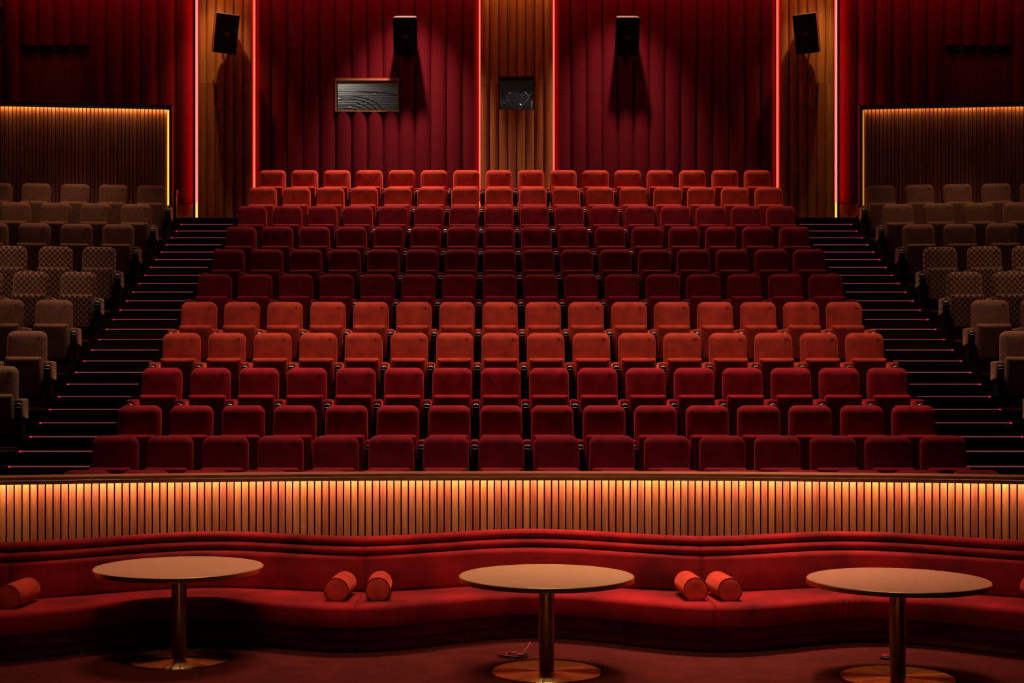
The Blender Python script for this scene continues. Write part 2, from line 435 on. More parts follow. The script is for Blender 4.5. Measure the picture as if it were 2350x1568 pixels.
# --- stepped floors of the two side blocks (turned a little towards the axis)
def side_tiers(sx):
    st = thing('side_tiers', (0, 0, 0), kind='structure')
    st.name = 'floor_side_tiers'
    for j in range(-3, 8):
        z = step_z(1+3*j); y0 = step_y(1+3*j); y1 = step_y(1+3*(j+1))+0.02
        if j == 7: y1 = 24.2
        xa, xb = AISLE_X+0.002, 10.95
        pts = [(sx*xa, y0), (sx*xb, y0-SK*(xb-xa)), (sx*xb, y1-SK*(xb-xa)), (sx*xa, y1)]
        if j == -3: pts[1] = (sx*xb, 12.95); pts[0] = (sx*xa, 12.95)
        tr = obj('tier', MB().prism_xy(pts, z-0.6, z).me('tier'), 'tier', st)
        e = 0.02
        p2 = [(sx*(AISLE_X+0.01), y0-e), (sx*xb, y0-e-SK*(xb-xa)), (sx*xb, y0-0.001-SK*(xb-xa)), (sx*(AISLE_X+0.01), y0-0.001)]
        if j > -3: obj('tier_edge', MB().prism_xy(p2, z-0.035, z-0.001).me('tier_edge'), 'trim_red', tr)
side_tiers(-1); side_tiers(1)

# ------------------------------------------------------------------ back wall
SEAM_R = PZ(217, WALL_Y); SEAM_W = PZ(196, WALL_Y)
TOP = CEIL
WIN1 = (-0.645-0.2907*9, -0.645-0.2907*5, PZ(258, WALL_Y), PZ(181, WALL_Y))
CW = 1.314/8
CX0, CX1 = -0.607, 0.707
WIN2 = (CX0+2*CW, CX0+6*CW, PZ(256, WALL_Y), PZ(180, WALL_Y))
wall = thing('wall_back', kind='structure')
zb, zt = min(WIN1[2], WIN2[2]), max(WIN1[3], WIN2[3])
bk = MB()
bk.box(-11, 11, 26.04, 26.14, 4.0, WIN1[2])
bk.box(-11, 11, 26.04, 26.14, WIN1[3], TOP)
bk.box(-11, WIN1[0], 26.04, 26.14, WIN1[2], WIN1[3])
bk.box(WIN1[1], WIN2[0], 26.04, 26.14, WIN1[2], WIN1[3])
bk.box(WIN2[1], 11, 26.04, 26.14, WIN1[2], WIN1[3])
obj('backing', bk.me('backing'), 'blackboard', wall)
cache = {}
def panel(name, x0, x1, z0, z1, yb, sag, mat, n=10):
    wd = x1-x0; key = (name, round(wd, 4), round(z1-z0, 3), sag)
    if key not in cache:
        pts = []
        for i in range(n+1):
            a = -1 + 2*i/n
            y = -sag*sqrt(max(0, 1-abs(a*0.99)**2))
            pts.append((a*(wd/2-0.002), y))
        h = z1-z0-0.003
        m = n+1; e = wd/2-0.002
        vs = [(x, y, 0) for x, y in pts] + [(x, y, h) for x, y in pts]
        fs = [(i, i+1, m+i+1, m+i) for i in range(n)]
        k = len(vs)                     # flat sides and ends get vertices of their own
        for z in (0, h): vs += [(x, y, z) for x, y in pts] + [(e, 0.03, z), (-e, 0.03, z)]
        q = m+2
        fs += [tuple(range(k+q-1, k-1, -1)), tuple(range(k+q, k+2*q)), (k+m, k+m+1, k+q+m+1, k+q+m)]
        k2 = len(vs); vs += [(-e, pts[0][1], 0), (-e, 0.03, 0), (-e, 0.03, h), (-e, pts[0][1], h), (e, pts[-1][1], 0), (e, 0.03, 0), (e, 0.03, h), (e, pts[-1][1], h)]
        fs += [(k2, k2+3, k2+2, k2+1), (k2+4, k2+5, k2+6, k2+7)]
        me = bpy.data.meshes.new(name); me.from_pydata(vs, [], fs); me.update()
        for p in me.polygons: p.use_smooth = p.index < n
        cache[key] = me
    o = obj(name, cache[key], mat, wall, ((x0+x1)/2, yb, z0))
    return o
def red_column(x0, x1, spans):
    for a, b in spans: panel('fabric_panel', x0, x1, a, b, 26.0, 0.075, 'wall_red')
ZL = LAND_Z+0.0
SKIRT = PZ(467, WALL_Y)
# middle red bays, left one with the projection window
for n in range(14):
    x1 = -0.645-0.2907*n; x0 = x1-0.2907
    if 5 <= n <= 8: sp = [(ZL, WIN1[2]), (WIN1[3], TOP)]
    else: sp = [(ZL, SEAM_R), (SEAM_R, TOP)]
    red_column(x0, x1, sp)
for n in range(14):
    x0 = 0.745+0.2886*n; red_column(x0, x0+0.2886, [(ZL, SEAM_R), (SEAM_R, TOP)])
# outer red bays with a doorway each
DOOR_TOP = 8.2; DOOR_BOT = 6.05
for sx, xs in ((-1, -5.86), (1, 5.955)):
    for n in range(16):
        a = xs + sx*0.316*n; b = a + sx*0.316
        x0, x1 = min(a, b), max(a, b)
        if abs(x1) > 10.98 or abs(x0) > 10.98: continue
        if 6 <= n <= 9: sp = [(DOOR_TOP, TOP)]
        else: sp = [(SKIRT, SEAM_R), (SEAM_R, TOP)]
        red_column(x0, x1, sp)
    a, b = sorted((xs, xs+sx*0.316*6))
    obj('skirting', MB().box(a, b, 25.97, 26.04, ZL, SKIRT-0.004).me('skirting'), 'flute', wall)
# fluted wood pilasters
def pilaster(x0, x1, n, win=None):
    wd = (x1-x0)/n
    for k in range(n):
        a = x0+wd*k
        if win and win[0]-0.01 < a+wd/2 < win[1]+0.01: sp = [(ZL, win[2]), (win[3], TOP)]
        else: sp = [(ZL, SEAM_W), (SEAM_W, TOP)]
        for z0, z1 in sp: panel('wood_flute', a, a+wd, z0, z1, 25.86, 0.058, 'flute', 9)
    b = MB()
    if win:
        b.box(x0, x1, 25.87, 26.04, ZL, win[2]); b.box(x0, x1, 25.87, 26.04, win[3], TOP)
        b.box(x0, win[0], 25.87, 26.04, win[2], win[3]); b.box(win[1], x1, 25.87, 26.04, win[2], win[3])
    else: b.box(x0, x1, 25.87, 26.04, ZL, TOP)
    obj('pilaster_core', b.me('pilaster_core'), 'dark_wood', wall)
pilaster(CX0, CX1, 8, WIN2)
PLX = (PX(453, 25.83), PX(579, 25.83)); PRX = (PX(1789, 25.83), PX(1917, 25.83))
pilaster(PLX[0], PLX[1], 6); pilaster(PRX[0], PRX[1], 6)
# glowing strips in the gaps beside the pilasters
for x, dirn, lab in ((PLX[0], -1, 'tall red strip light on the outer edge of the pilaster on the booth-window side'),
                     (PLX[1], 1, 'tall red strip light between pilaster and red wall bay with booth window'),
                     (CX0, -1, 'tall red strip light on the middle pilaster edge facing the booth window bay'),
                     (CX1, 1, 'tall red strip light on the middle pilaster edge facing the windowless bay'),
                     (PRX[0], -1, 'tall red strip light between pilaster and windowless red wall bay'),
                     (PRX[1], 1, 'tall red strip light on the outer edge of the pilaster on the windowless side')):
    outer = x in (PLX[0], PRX[1])
    a, b = sorted((x+dirn*0.004, x+dirn*(0.046 if outer else 0.036)))
    yb = 25.875 if outer else 25.93
    t = thing('strip_light', ((a+b)/2, yb, ZL), label=lab, cat='strip light', group='red strip lights on the back wall')
    hw = (b-a)/2
    z0 = SKIRT-ZL if outer else 0.01
    obj('channel', MB().box(-hw, hw, 0.02, 26.035-yb, 0, TOP-ZL).me('channel'), 'cabinet', t)
    obj('diffuser', MB().box(-hw+0.002, hw-0.002, 0.0, 0.019, z0, TOP-ZL-0.01).me('diffuser'), 'strip_red_strong' if outer else 'strip_red', t)
    if outer: obj('amber_diffuser', MB().box(-hw+0.002, hw-0.002, 0.0, 0.019, 0.01, z0-0.004).me('amber_diffuser'), 'edge_glow', t)

# --- booth windows
def booth(n, win, yf, frame_mat):
    x0, x1, z0, z1 = win
    wn = thing('window_%d' % n, ((x0+x1)/2, yf, z0), kind='structure')
    hw = (x1-x0)/2; h = z1-z0
    fr = MB()
    fr.box(-hw, hw, 0, 0.30, -0.0, 0.018); fr.box(-hw, hw, 0, 0.30, h-0.018, h)
    fr.box(-hw, -hw+0.018, 0, 0.30, 0.018, h-0.018); fr.box(hw-0.018, hw, 0, 0.30, 0.018, h-0.018)
    obj('window_frame', fr.me('window_frame'), frame_mat, wn)
    obj('pane', MB().box(-hw+0.018, hw-0.018, 0.12, 0.126, 0.018, h-0.018).me('pane'), 'glass', wn)
    return wn, hw, h
w1, hw, h = booth(1, WIN1, 25.923, 'flute')
for k in range(2):
    obj('head_slat', MB().box(-hw+0.02, hw-0.02, 0.0+0.02*k, 0.02+0.02*k, h-0.045-0.055*k, h-0.018-0.055*k).me('head_slat'), 'table', w1)
# the room behind that window: ribbed grey ceiling board and looping cables
bt = thing('wall_booth', (w1.location.x, 26.2, WIN1[2]-0.35), kind='structure')
ri = MB()
for k in range(26):
    z = 0.25 + 0.04*k
    ri.box(-1.25, 1.25, 0.90-0.010*k, 0.93-0.010*k, z, z+0.037)
obj('ribbed_panel', ri.me('ribbed_panel'), 'grey', bt)
obj('booth_shell', MB().box(-1.3, 1.3, 1.0, 1.05, -0.3, 1.5).box(-1.32, -1.28, 0.0, 1.0, -0.3, 1.5).box(1.28, 1.32, 0.0, 1.0, -0.3, 1.5).box(-1.3, 1.3, 0.0, 1.0, -0.34, -0.3).box(-1.3, 1.3, 0, 1.0, 1.5, 1.54).me('booth_shell'), 'booth_dark', bt)
obj('panel_edge', MB().box(-1.2, 1.2, 0.72, 0.78, 0.30, 0.47).me('panel_edge'), 'grey', bt)
for k in range(6):
    rx, rz, cxp, zc = 0.17+0.11*k, 0.10+0.055*k, -0.46, 0.42
    pts = [(-1.2, 0.62-0.02*k, zc+rz*0.8), (cxp-0.3, 0.62-0.02*k, zc+rz*0.92)] + [(cxp+rx*sin(a), 0.60-0.02*k, zc+rz*cos(a)) for a in [pi/2*q/9 for q in range(10)]] + [(cxp+rx-0.01*k, 0.58-0.02*k, 0.1)]
    obj('cable', MB().tube(pts, 0.010, 6).me('cable', True), 'wire_black', bt)
pts = [(-1.2, 0.5, 0.90), (0.0, 0.5, 0.86), (0.3, 0.5, 0.85), (0.5, 0.5, 0.80), (0.62, 0.5, 0.70)]
obj('cable', MB().tube(pts, 0.010, 6).me('cable', True), 'wire_black', bt)
for x, z in ((-0.62, 0.74), (0.15, 0.86), (0.05, 0.83), (-0.42, 0.58)):
    obj('cable_clip', MB().box(x, x+0.05, 0.55, 0.58, z, z+0.022).me('cable_clip'), 'white', bt)
spot('unseen_booth_light', (w1.location.x-0.7, 26.35, WIN1[2]+0.95), (w1.location.x-0.4, 27.0, WIN1[2]+0.1), 26, (1.0, 0.95, 0.85), 120, 0.8, 0.1)
w2, hw2, h2 = booth(2, WIN2, 25.85, 'dark_wood')
spot('unseen_booth_light', (w2.location.x+0.1, 26.2, WIN2[3]-0.05), (w2.location.x, 26.4, WIN2[2]), 3.5, (1.0, 0.9, 0.8), 140, 0.8, 0.05)  # added light that brings up the clear film; no known lamp in this recess
bt2 = thing('wall_recess', (w2.location.x, 26.16, WIN2[2]), kind='structure')
obj('recess_shell', MB().box(-hw2, hw2, 0.5, 0.54, -0.1, h2+0.1).box(-hw2-0.04, -hw2, 0, 0.54, -0.1, h2+0.1).box(hw2, hw2+0.04, 0, 0.54, -0.1, h2+0.1).box(-hw2, hw2, 0, 0.5, -0.14, -0.1).box(-hw2, hw2, 0, 0.5, h2+0.1, h2+0.14).me('recess_shell'), 'booth_dark', bt2)
random.seed(3)
gv = []; gf = []; nx, nz = 14, 12
for i in range(nz+1):
    for j in range(nx+1):
        gv.append((-hw2+2*hw2*j/nx, 0.2+random.uniform(-0.05, 0.05), h2*0.70*i/nz))
for i in range(nz):
    for j in range(nx):
        q = i*(nx+1)+j; gf.append((q, q+1, q+nx+2, q+nx+1))
obj('clear_film', mesh('clear_film', gv, gf), 'film', bt2)
for pts in ([(-0.31, 0.1, 0.40), (-0.29, 0.1, 0.33), (-0.31, 0.1, 0.26), (-0.26, 0.1, 0.12), (-0.25, 0.1, 0.0)],
            [(0.29, 0.1, 0.41), (0.2, 0.1, 0.26), (0.05, 0.1, 0.08), (-0.04, 0.1, 0.0)], [(0.16, 0.1, 0.41), (0.22, 0.1, 0.33)]):
    obj('film_fold', MB().tube(pts, 0.006, 5).me('film_fold', True), 'grey', bt2)
obj('film_roll', MB().tube([(0.285, 0.09, 0.0), (0.285, 0.09, 0.12), (0.29, 0.09, 0.24)], 0.011, 8).me('film_roll', True), 'white', bt2)
obj('head_board', MB().box(-hw2+0.019, hw2-0.019, -0.15, -0.13, h2*0.69, h2-0.019).me('head_board'), 'booth_dark', bt2)

# --- doors behind the slatted screens
for n, sx, xs in ((1, -1, -5.86), (2, 1, 5.955)):
    a, b = sorted((xs+sx*0.316*6, xs+sx*0.316*10))
    d = thing('door_%d' % n, ((a+b)/2, 26.0, DOOR_BOT), kind='structure')
    hw = (b-a)/2; h = DOOR_TOP-DOOR_BOT
    obj('door_leaf', MB().box(-hw+0.12, hw-0.12, -0.005, 0.03, 0, h-0.08).me('door_leaf'), 'door', d)
    obj('door_frame', MB().box(-hw, -hw+0.115, -0.02, 0.035, 0, h).box(hw-0.115, hw, -0.02, 0.035, 0, h).box(-hw+0.115, hw-0.115, -0.02, 0.035, h-0.075, h).me('door_frame'), 'dark_wood', d)
    obj('door_handle', MB().tube([(hw-0.2, -0.01, 1.0), (hw-0.2, -0.06, 1.0), (hw-0.34, -0.06, 1.0)], 0.012, 8).me('door_handle', True), 'chrome', d)

# --- stairs and stringers that climb behind the screens to the doors
for sx in (-1, 1):
    st = thing('wall_stairs', (0, 0, 0), label='red-edged stair stringer climbing behind the slatted screen on the %s side' % ('booth-window' if sx < 0 else 'windowless'), cat='stairs')
    st.name = 'side_stairs'
    x0, x1 = 5.84, 7.95; zt = 6.05
    for q in range(8):
        xa = x0+0.25+(x1-x0-0.25)*q/8; z = LAND_Z+(zt-LAND_Z)*(q+1)/8
        a, b = sorted((sx*xa, sx*10.9)); lo = LAND_Z+(zt-LAND_Z)*q/8 - 0.01
        obj('step', MB().box(a, b, 25.25, 25.92, lo, z).me('step'), 'tier', st)
    pts = [(sx*x0, LAND_Z), (sx*x0, LAND_Z+0.05), (sx*x1, zt+0.12), (sx*x1, LAND_Z)]
    sg = obj('stringer', MB().prism_xz(pts, 25.15, 25.24).me('stringer'), 'dark_wood', st)
    pts = [(sx*x0, LAND_Z+0.052), (sx*x0, LAND_Z+0.082), (sx*x1, zt+0.155), (sx*x1, zt+0.125)]
    obj('stringer_cap', MB().prism_xz(pts, 25.13, 25.26).me('stringer_cap'), 'trim_red', st)
    xa = sx*6.0 if sx < 0 else 6.14
    t = obj('newel_post', MB().box(-0.05, 0.05, -0.05, 0.05, 0, 0.64).box(-0.06, 0.06, -0.06, 0.06, 0.6, 0.66).me('newel_post'), 'dark_wood', None, (xa, 25.05, LAND_Z),
            label='short dark newel post at the foot of the stair on the %s side' % ('booth-window' if sx < 0 else 'windowless'), cat='post', group='newel posts by the side stairs')

# --- speakers
def speaker(px, py, d, yaw, tilt, lab, grp='wall speakers'):
    X = PX(px, d); Z = PZ(py, d)
    t = thing('wall_speaker', (X, d, Z), 0, lab, 'speaker', grp)
    t.rotation_euler = Matrix.Rotation(yaw, 3, 'Z').to_euler()
    h, wd, dp = 0.69, 0.43, 0.28
    tl = radians(tilt)
    def xf(p):
        x, y, z = p
        return (x, y*cos(tl)+z*-sin(tl), y*sin(tl)+z*cos(tl)) if False else (x, y*cos(tl)-z*sin(tl), y*sin(tl)+z*cos(tl))
    m = MB().add([(-wd/2, 0.012, -h/2), (wd/2, 0.012, -h/2), (wd*0.38, dp, -h/2), (-wd*0.38, dp, -h/2),
              (-wd/2, 0.012, h/2), (wd/2, 0.012, h/2), (wd*0.38, dp, h/2), (-wd*0.38, dp, h/2)],
             [(0,3,2,1),(4,5,6,7),(0,1,5,4),(1,2,6,5),(2,3,7,6),(3,0,4,7)])
    m.v = [xf(p) for p in m.v]; obj('cabinet', m.me('cabinet'), 'cabinet', t)
    m = MB().box(-wd/2+0.006, wd/2-0.006, -0.006, 0.011, -h/2+0.006, h/2-0.006); m.v = [xf(p) for p in m.v]
    g = obj('grille', m.me('grille'), 'speaker', t)
    m = MB().box(-0.042, -0.012, -0.012, -0.0065, -0.028, 0.028).box(0.012, 0.042, -0.012, -0.0065, -0.028, 0.028)
    m.v = [xf(p) for p in m.v]; obj('badge', m.me('badge'), 'badge', g)
    m = MB().tube([xf((0, dp-0.02, 0)), (0.0, dp+0.08, 0.02), (0, dp+0.20, 0.02)], 0.022, 8)
    obj('bracket', m.me('bracket', True), 'black', t)
    return t
speaker(930, 85, 25.55, 0, 20, 'black wall speaker above the booth window bay of the red wall')
speaker(1440, 85, 25.55, 0, 20, 'black wall speaker on the windowless red bay of the back wall')
speaker(520, 78, 25.42, radians(30), 17, 'black wall speaker turned inwards on the pilaster on the booth-window side')
speaker(1849, 78, 25.42, radians(-30), 17, 'black wall speaker turned inwards on the pilaster on the windowless side')
speaker(-20, 57, 25.45, radians(40), 14, 'black wall speaker beyond the dark wooden door')
for px, lab in ((524, 'booth-window'), (1848, 'windowless')):
    t = thing('cable_tuft', (PX(px, 25.80), 25.80, PZ(243, 25.8)), label='loose wires poking out of the pilaster below the speaker on the %s side' % lab, cat='wires', group='loose wires on the pilasters')
    for q, pts in enumerate(([(0, 0.02, 0), (-0.03, -0.05, 0.02), (-0.10, -0.06, -0.05), (-0.13, -0.04, -0.12)], [(0, 0.02, 0), (0.04, -0.05, -0.01), (0.10, -0.06, -0.08), (0.11, -0.03, -0.17)], [(0, 0.02, 0), (-0.02, -0.07, 0.06), (-0.10, -0.06, 0.05)])):
        obj('wire', MB().tube(pts, 0.006, 5).me('wire', True), 'wire_black' if q else 'cabinet', t)

# ------------------------------------------------------------------ slatted screens behind the side blocks
SLAT = 0.0626
slat_cache = {}
def slat_mesh(h):
    k = round(h, 3)
    if k not in slat_cache:
        hw = 0.025; b = 0.003
        pts = [(-hw, 0.02), (-hw, -0.012+b), (-hw+b, -0.012), (hw-b, -0.012), (hw, -0.012+b), (hw, 0.02)]
        slat_cache[k] = MB().prism_xy(pts, 0, h).me('slat')
    return slat_cache[k]
def screen(sx):
    z0 = step_z(22); z1 = PZ(243, 23.62)
    H = z1-z0
    lab = 'slatted wooden screen with bright amber light under its cap on the booth-window side' if sx < 0 else 'slatted wooden screen with dim amber light under its cap on the windowless side'
    t = thing('slatted_screen', (sx*5.70, 23.62, z0), 0, lab, 'screen', 'slatted screens behind the side blocks')
    th = radians(6.0)
    t.rotation_euler = (0, 0, th if sx < 0 else -th)
    n = 72; W = n*SLAT+0.12
    # local x runs outwards
    def bx(a, b, y0, y1, zz0, zz1):
        a, b = sorted((sx*a, sx*b)); return MB().box(a, b, y0, y1, zz0, zz1)
    obj('backing', bx(0.03, W, 0.05, 0.09, 0, H-0.02).me('backing'), 'blackboard', t)
    obj('cap', bx(0.0, W, -0.085, 0.12, H-0.055, H).me('cap'), 'dark_wood', t)
    obj('end_frame', bx(0.0, 0.045, -0.085, 0.12, 0, H-0.056).me('end_frame'), 'dark_wood', t)
    for k in range(n):
        x = 0.115 + SLAT*k
        obj('slat', slat_mesh(H-0.06), 'slat', t, (sx*x, 0.03, 0))
    m = 'strip_screen' if sx < 0 else 'strip_screen_dim'
    obj('cap_lip', bx(0.0, W, -0.085, -0.070, H-0.078, H-0.056).me('cap_lip'), 'dark_wood', t)
    obj('top_strip', bx(0.06, W, -0.024, -0.008, H-0.061, H-0.056).me('top_strip'), m, t)
    obj('edge_strip', bx(0.046, 0.084, 0.0, 0.02, 0.0, H-0.07).me('edge_strip'), 'edge_glow' if sx < 0 else 'edge_glow_dim', t)
screen(-1); screen(1)

# ------------------------------------------------------------------ curved slatted front partition
Q = 0.0275
def arc_y(x, y0): return y0 - Q*x*x
def strip_prism(xs, fy0, fy1, z0, z1):
    """solid that follows the plan curve between depths fy0(x) and fy1(x)"""
    b = MB(); n = len(xs); vs = []; fs = []
    for x in xs: vs += [(x, fy0(x), z0), (x, fy1(x), z0), (x, fy1(x), z1), (x, fy0(x), z1)]
    for i in range(n-1):
        for k in range(4): fs.append((i*4+k, i*4+(k+1) % 4, (i+1)*4+(k+1) % 4, (i+1)*4+k))
    fs += [(0, 1, 2, 3), tuple((n-1)*4+k for k in (3, 2, 1, 0))]
    return b.add(vs, fs)
RZ0, RZ1 = 1.229, 1.290
XS = [-6.2+12.4*i/80 for i in range(81)]
part = thing('slatted_partition', (0, 12.4, 0), 0, 'curved slatted wood partition with glowing strip under its rail behind the sofa', 'partition')
def pobj(name, mb, mat):
    o = obj(name, mb.me(name), mat, part); o.location = (0, -12.4, 0); return o
pobj('rail', strip_prism(XS, lambda x: arc_y(x, 12.34), lambda x: arc_y(x, 12.66), 1.262, RZ1), 'rail')
pobj('fascia', strip_prism(XS, lambda x: arc_y(x, 12.341), lambda x: arc_y(x, 12.362), RZ0, 1.261), 'rail')
pobj('backing', strip_prism(XS, lambda x: arc_y(x, 12.478), lambda x: arc_y(x, 12.62), 0.0, 1.260), 'blackboard')
pobj('light_strip', strip_prism(XS, lambda x: arc_y(x, 12.366), lambda x: arc_y(x, 12.382), 1.252, 1.260), 'strip_warm')
s = -6.15; k = 0
sl_len = 1.258
while s < 6.15:
    o = obj('slat', slat_mesh(sl_len), 'slat', part, (s, arc_y(s, 12.455)-12.4, 0.0), (0, 0, -math.atan(2*Q*s)))
    s += SLAT / sqrt(1+(2*Q*s)**2)

# ------------------------------------------------------------------ serpentine sofa
PER = 2.75; XC = -0.037
def cw(x): return cos(2*pi*(x-XC)/PER)
def FR(x): return 11.13 + 0.275*cw(x) - Q*x*x
def BK(x): return 11.78 + 0.19*cw(x) - Q*x*x
def TP(x): return 11.97 + 0.25*cw(x) - Q*x*x
def arcp(cy, cz, ry, rz, a0, a1, n=6):
    return [(cy+ry*cos(radians(a0+(a1-a0)*i/n)), cz+rz*sin(radians(a0+(a1-a0)*i/n))) for i in range(n+1)]
def sweep(name, prof, x0, x1, n=44, crease=None):
    """prof: list of (curve, dy, z); curve is a plan function"""
    vs = []; fs = []; m = len(prof)
    for i in range(n+1):
        x = x0+(x1-x0)*i/n
        e = min(i, n-i); sh = 0.010 if e == 0 else 0.0
        cr = 0.0
        if crease and crease[0] < x < crease[1]:
            q = (x-crease[0])/(crease[1]-crease[0]); cr = 0.006*sin(pi*q)*sin(2*pi*(x+0.012*sin(9*x))/0.046)
        for f, dy, z in prof:
            if f is FR and z > 0.23: dy = dy + cr*(1.0 if z < 0.36 else 0.5)
            vs.append((x, f(x)+dy+(sh if dy < 0.12 else 0), z - (sh*0.4 if z > 0.3 else 0)))
    for i in range(n):
        for k in range(m): fs.append((i*m+k, i*m+(k+1) % m, (i+1)*m+(k+1) % m, (i+1)*m+k))
    fs.append(tuple(range(m-1, -1, -1))); fs.append(tuple(range(n*m, n*m+m)))
    me = mesh(name, vs, fs, True)
    for p in me.polygons:
        if len(p.vertices) > 4: p.use_smooth = False
    return me
seams = [-6.91, -4.16, -1.41, 1.335, 4.085, 6.85]
sofa_labels = ['red velvet sofa bay at the far end of the seat, past the first bolster pair',
               'red velvet sofa bay with the tilted-looking brass table nearest seat 11 steps',
               'red velvet sofa bay behind the middle brass table, with a cable coil before it',
               'red velvet sofa bay with creased seat front behind the brass table by seat 26 side',
               'red velvet sofa bay at the far end past the creased seat front']
sofa_labels = ['end bay of the red velvet sofa beyond the orange-red bolster cut by the frame',
               'smooth-fronted bay of the red velvet serpentine sofa between two pairs of bolsters, below seat 11',
               'middle bay of the red velvet serpentine sofa on the axis of the hall',
               'bay of the red velvet serpentine sofa with a creased seat front, below seat 26',
               'last bay of the red velvet sofa past the creased seat front']
for i in range(5):
    x0, x1 = seams[i]+0.002, seams[i+1]-0.002
    xc = (x0+x1)/2
    t = thing('sofa_bay', (xc, FR(xc)+0.3, 0), 0, sofa_labels[i], 'sofa', 'bays of the serpentine sofa')
    def part_(name, prof, mat, par=t, **kw):
        o = obj(name, sweep(name, prof, x0, x1, **kw), mat, par); o.location = (-xc, -(FR(xc)+0.3), 0); return o
    part_('plinth', [(FR, 0.17, 0.0), (FR, 0.17, 0.095), (TP, 0.06, 0.095), (TP, 0.06, 0.0)], 'plinth')
    part_('base_panel', [(FR, 0.15, 0.097), (FR, 0.13, 0.105), (FR, 0.13, 0.20), (FR, 0.15, 0.212), (TP, 0.06, 0.212), (TP, 0.06, 0.097)], 'sofa')
    sp = [(FR, 0.05, 0.214), (FR, 0.02, 0.214), (FR, 0.003, 0.225)] + [(FR, y, z) for y, z in arcp(0.042, 0.343, 0.042, 0.042, 180, 90, 7)]
    sp += [(BK, -0.1, 0.384), (BK, 0.06, 0.38), (BK, 0.06, 0.214)]
    part_('seat', sp, 'sofa', n=300 if i == 3 else 44, crease=(2.2, 2.75) if i == 3 else None)
    bp = [(BK, 0.005, 0.385), (BK, 0.0, 0.42), (BK, 0.025, 0.55)] + [(BK, y, z) for y, z in arcp(0.085, 0.635, 0.045, 0.035, 180, 90, 5)] + [(TP, 0.06, 0.67), (TP, 0.06, 0.385)]
    part_('backrest', bp, 'sofa')
    r2 = [(TP, y, z) for y, z in arcp(-0.02, 0.706, 0.055, 0.035, 270, 90, 8)] + [(TP, 0.06, 0.741), (TP, 0.06, 0.671)]
    part_('lower_roll', r2, 'sofa')
    r1 = [(TP, y, z) for y, z in arcp(0.02, 0.779, 0.055, 0.037, 270, 90, 8)] + [(TP, y, z) for y, z in arcp(0.06, 0.79, 0.025, 0.026, 90, 0, 4)] + [(TP, 0.085, 0.742)]
    part_('upper_roll', r1, 'sofa')

# bolsters in pairs at the sofa seams
def bolster_mesh():
    prof = [(0.0, 0.0), (0.080, 0.0), (0.088, 0.004), (0.094, 0.012), (0.0955, 0.05), (0.0955, 0.40), (0.093, 0.425), (0.085, 0.437), (0.0, 0.440)]
    vs = []; fs = []; n = 32; m = len(prof)
    for i in range(n):
        a = 2*pi*i/n
        for r, y in prof:
            z = r*sin(a); z = max(z, -0.083)
            vs.append((r*cos(a), y, z+0.083))
    for i in range(n):
        for k in range(m-1): fs.append((i*m+k, ((i+1) % n)*m+k, ((i+1) % n)*m+k+1, i*m+k+1))
    me = mesh('bolster_body', vs, fs, True)
    bm = bmesh.new(); bm.from_mesh(me); bmesh.ops.remove_doubles(bm, verts=bm.verts, dist=1e-5); bm.to_mesh(me); bm.free()
    return me
bm_ = bolster_mesh()
pip = MB().tube([(0.0945*cos(2*pi*i/32), 0.006, max(0.0945*sin(2*pi*i/32), -0.0835)+0.0835) for i in range(33)], 0.004, 5).me('piping', True)
for x, dy, rz, lab in ((-4.31, 0.05, 0.0, 'red velvet bolster on the sofa seam below the brown seats, partly out of sight'),
                  (-3.99, 0.0, -0.05, 'orange-red velvet bolster beside the sofa seam below the brown seats'),
                  (-1.565, 0.0, -0.06, 'orange-red bolster at the sofa seam on the cable coil side, farther from the coil'),
                  (-1.262, 0.0, 0.03, 'orange-red bolster at the sofa seam on the cable coil side, closer to the coil'),
                  (1.205, 0.0, 0.05, 'orange-red bolster at the sofa seam beside the creased seat, farther from the creases'),
                  (1.462, 0.0, 0.09, 'orange-red bolster at the sofa seam beside the creased seat, closer to the creases'),
                  (3.885, 0.1, 0.0, 'red velvet bolster in shade at the end of the creased sofa bay')):
    y = FR(x)+0.215+dy
    t = thing('bolster', (x, y+0.2, 0.387), rz, lab, 'bolster', 'bolsters on the serpentine sofa')
    b = obj('cushion_body', bm_, 'bolster', t, (0, -0.2, 0))
    obj('piping', pip, 'sofa', b)

# ------------------------------------------------------------------ tables
TR, TH = 0.629, 0.70
top_me = MB().lathe([(TR-0.012, TH-0.001), (TR-0.012, TH), (0.0, TH)], 96).me('table_top')
rim_me = MB().lathe([(TR-0.06, TH-0.036), (TR-0.004, TH-0.036), (TR, TH-0.033), (TR, TH-0.004), (TR-0.004, TH), (TR-0.012, TH-0.0005), (TR-0.012, TH-0.003), (0.0, TH-0.003)], 96).me('rim')
post_me = MB().lathe([(0.056, 0.018), (0.056, TH-0.05), (0.12, TH-0.05), (0.12, TH-0.037)], 48).me('post', True)
base_me = MB().lathe([(0.392, 0.001), (0.3925, 0.004), (0.3925, 0.012), (0.388, 0.016), (0.06, 0.018), (0.0, 0.018)], 96).me('base')
for me in (post_me,):
    for p in me.polygons: p.use_smooth = abs(p.normal.z) < 0.5
for x, y, rz, lab in ((PX(411, 10.68), 10.68, 0.5, 'round brass pedestal table before the smooth-fronted sofa bay'),
                  (PX(1254, 10.2), 10.2, 2.0, 'round brass pedestal table in the middle beside the large cable coil'),
                  (PX(2060, 10.0), 10.0, 1.2, 'round brass pedestal table before the creased sofa bay')):
    t = thing('pedestal_table', (x, y, 0), rz, lab, 'table', 'round brass tables in the lounge')
    tt = obj('table_top', top_me, 'table', t); obj('rim', rim_me, 'brass_rim', tt)
    obj('post', post_me, 'brass', t); obj('base', base_me, 'brass_base', t)

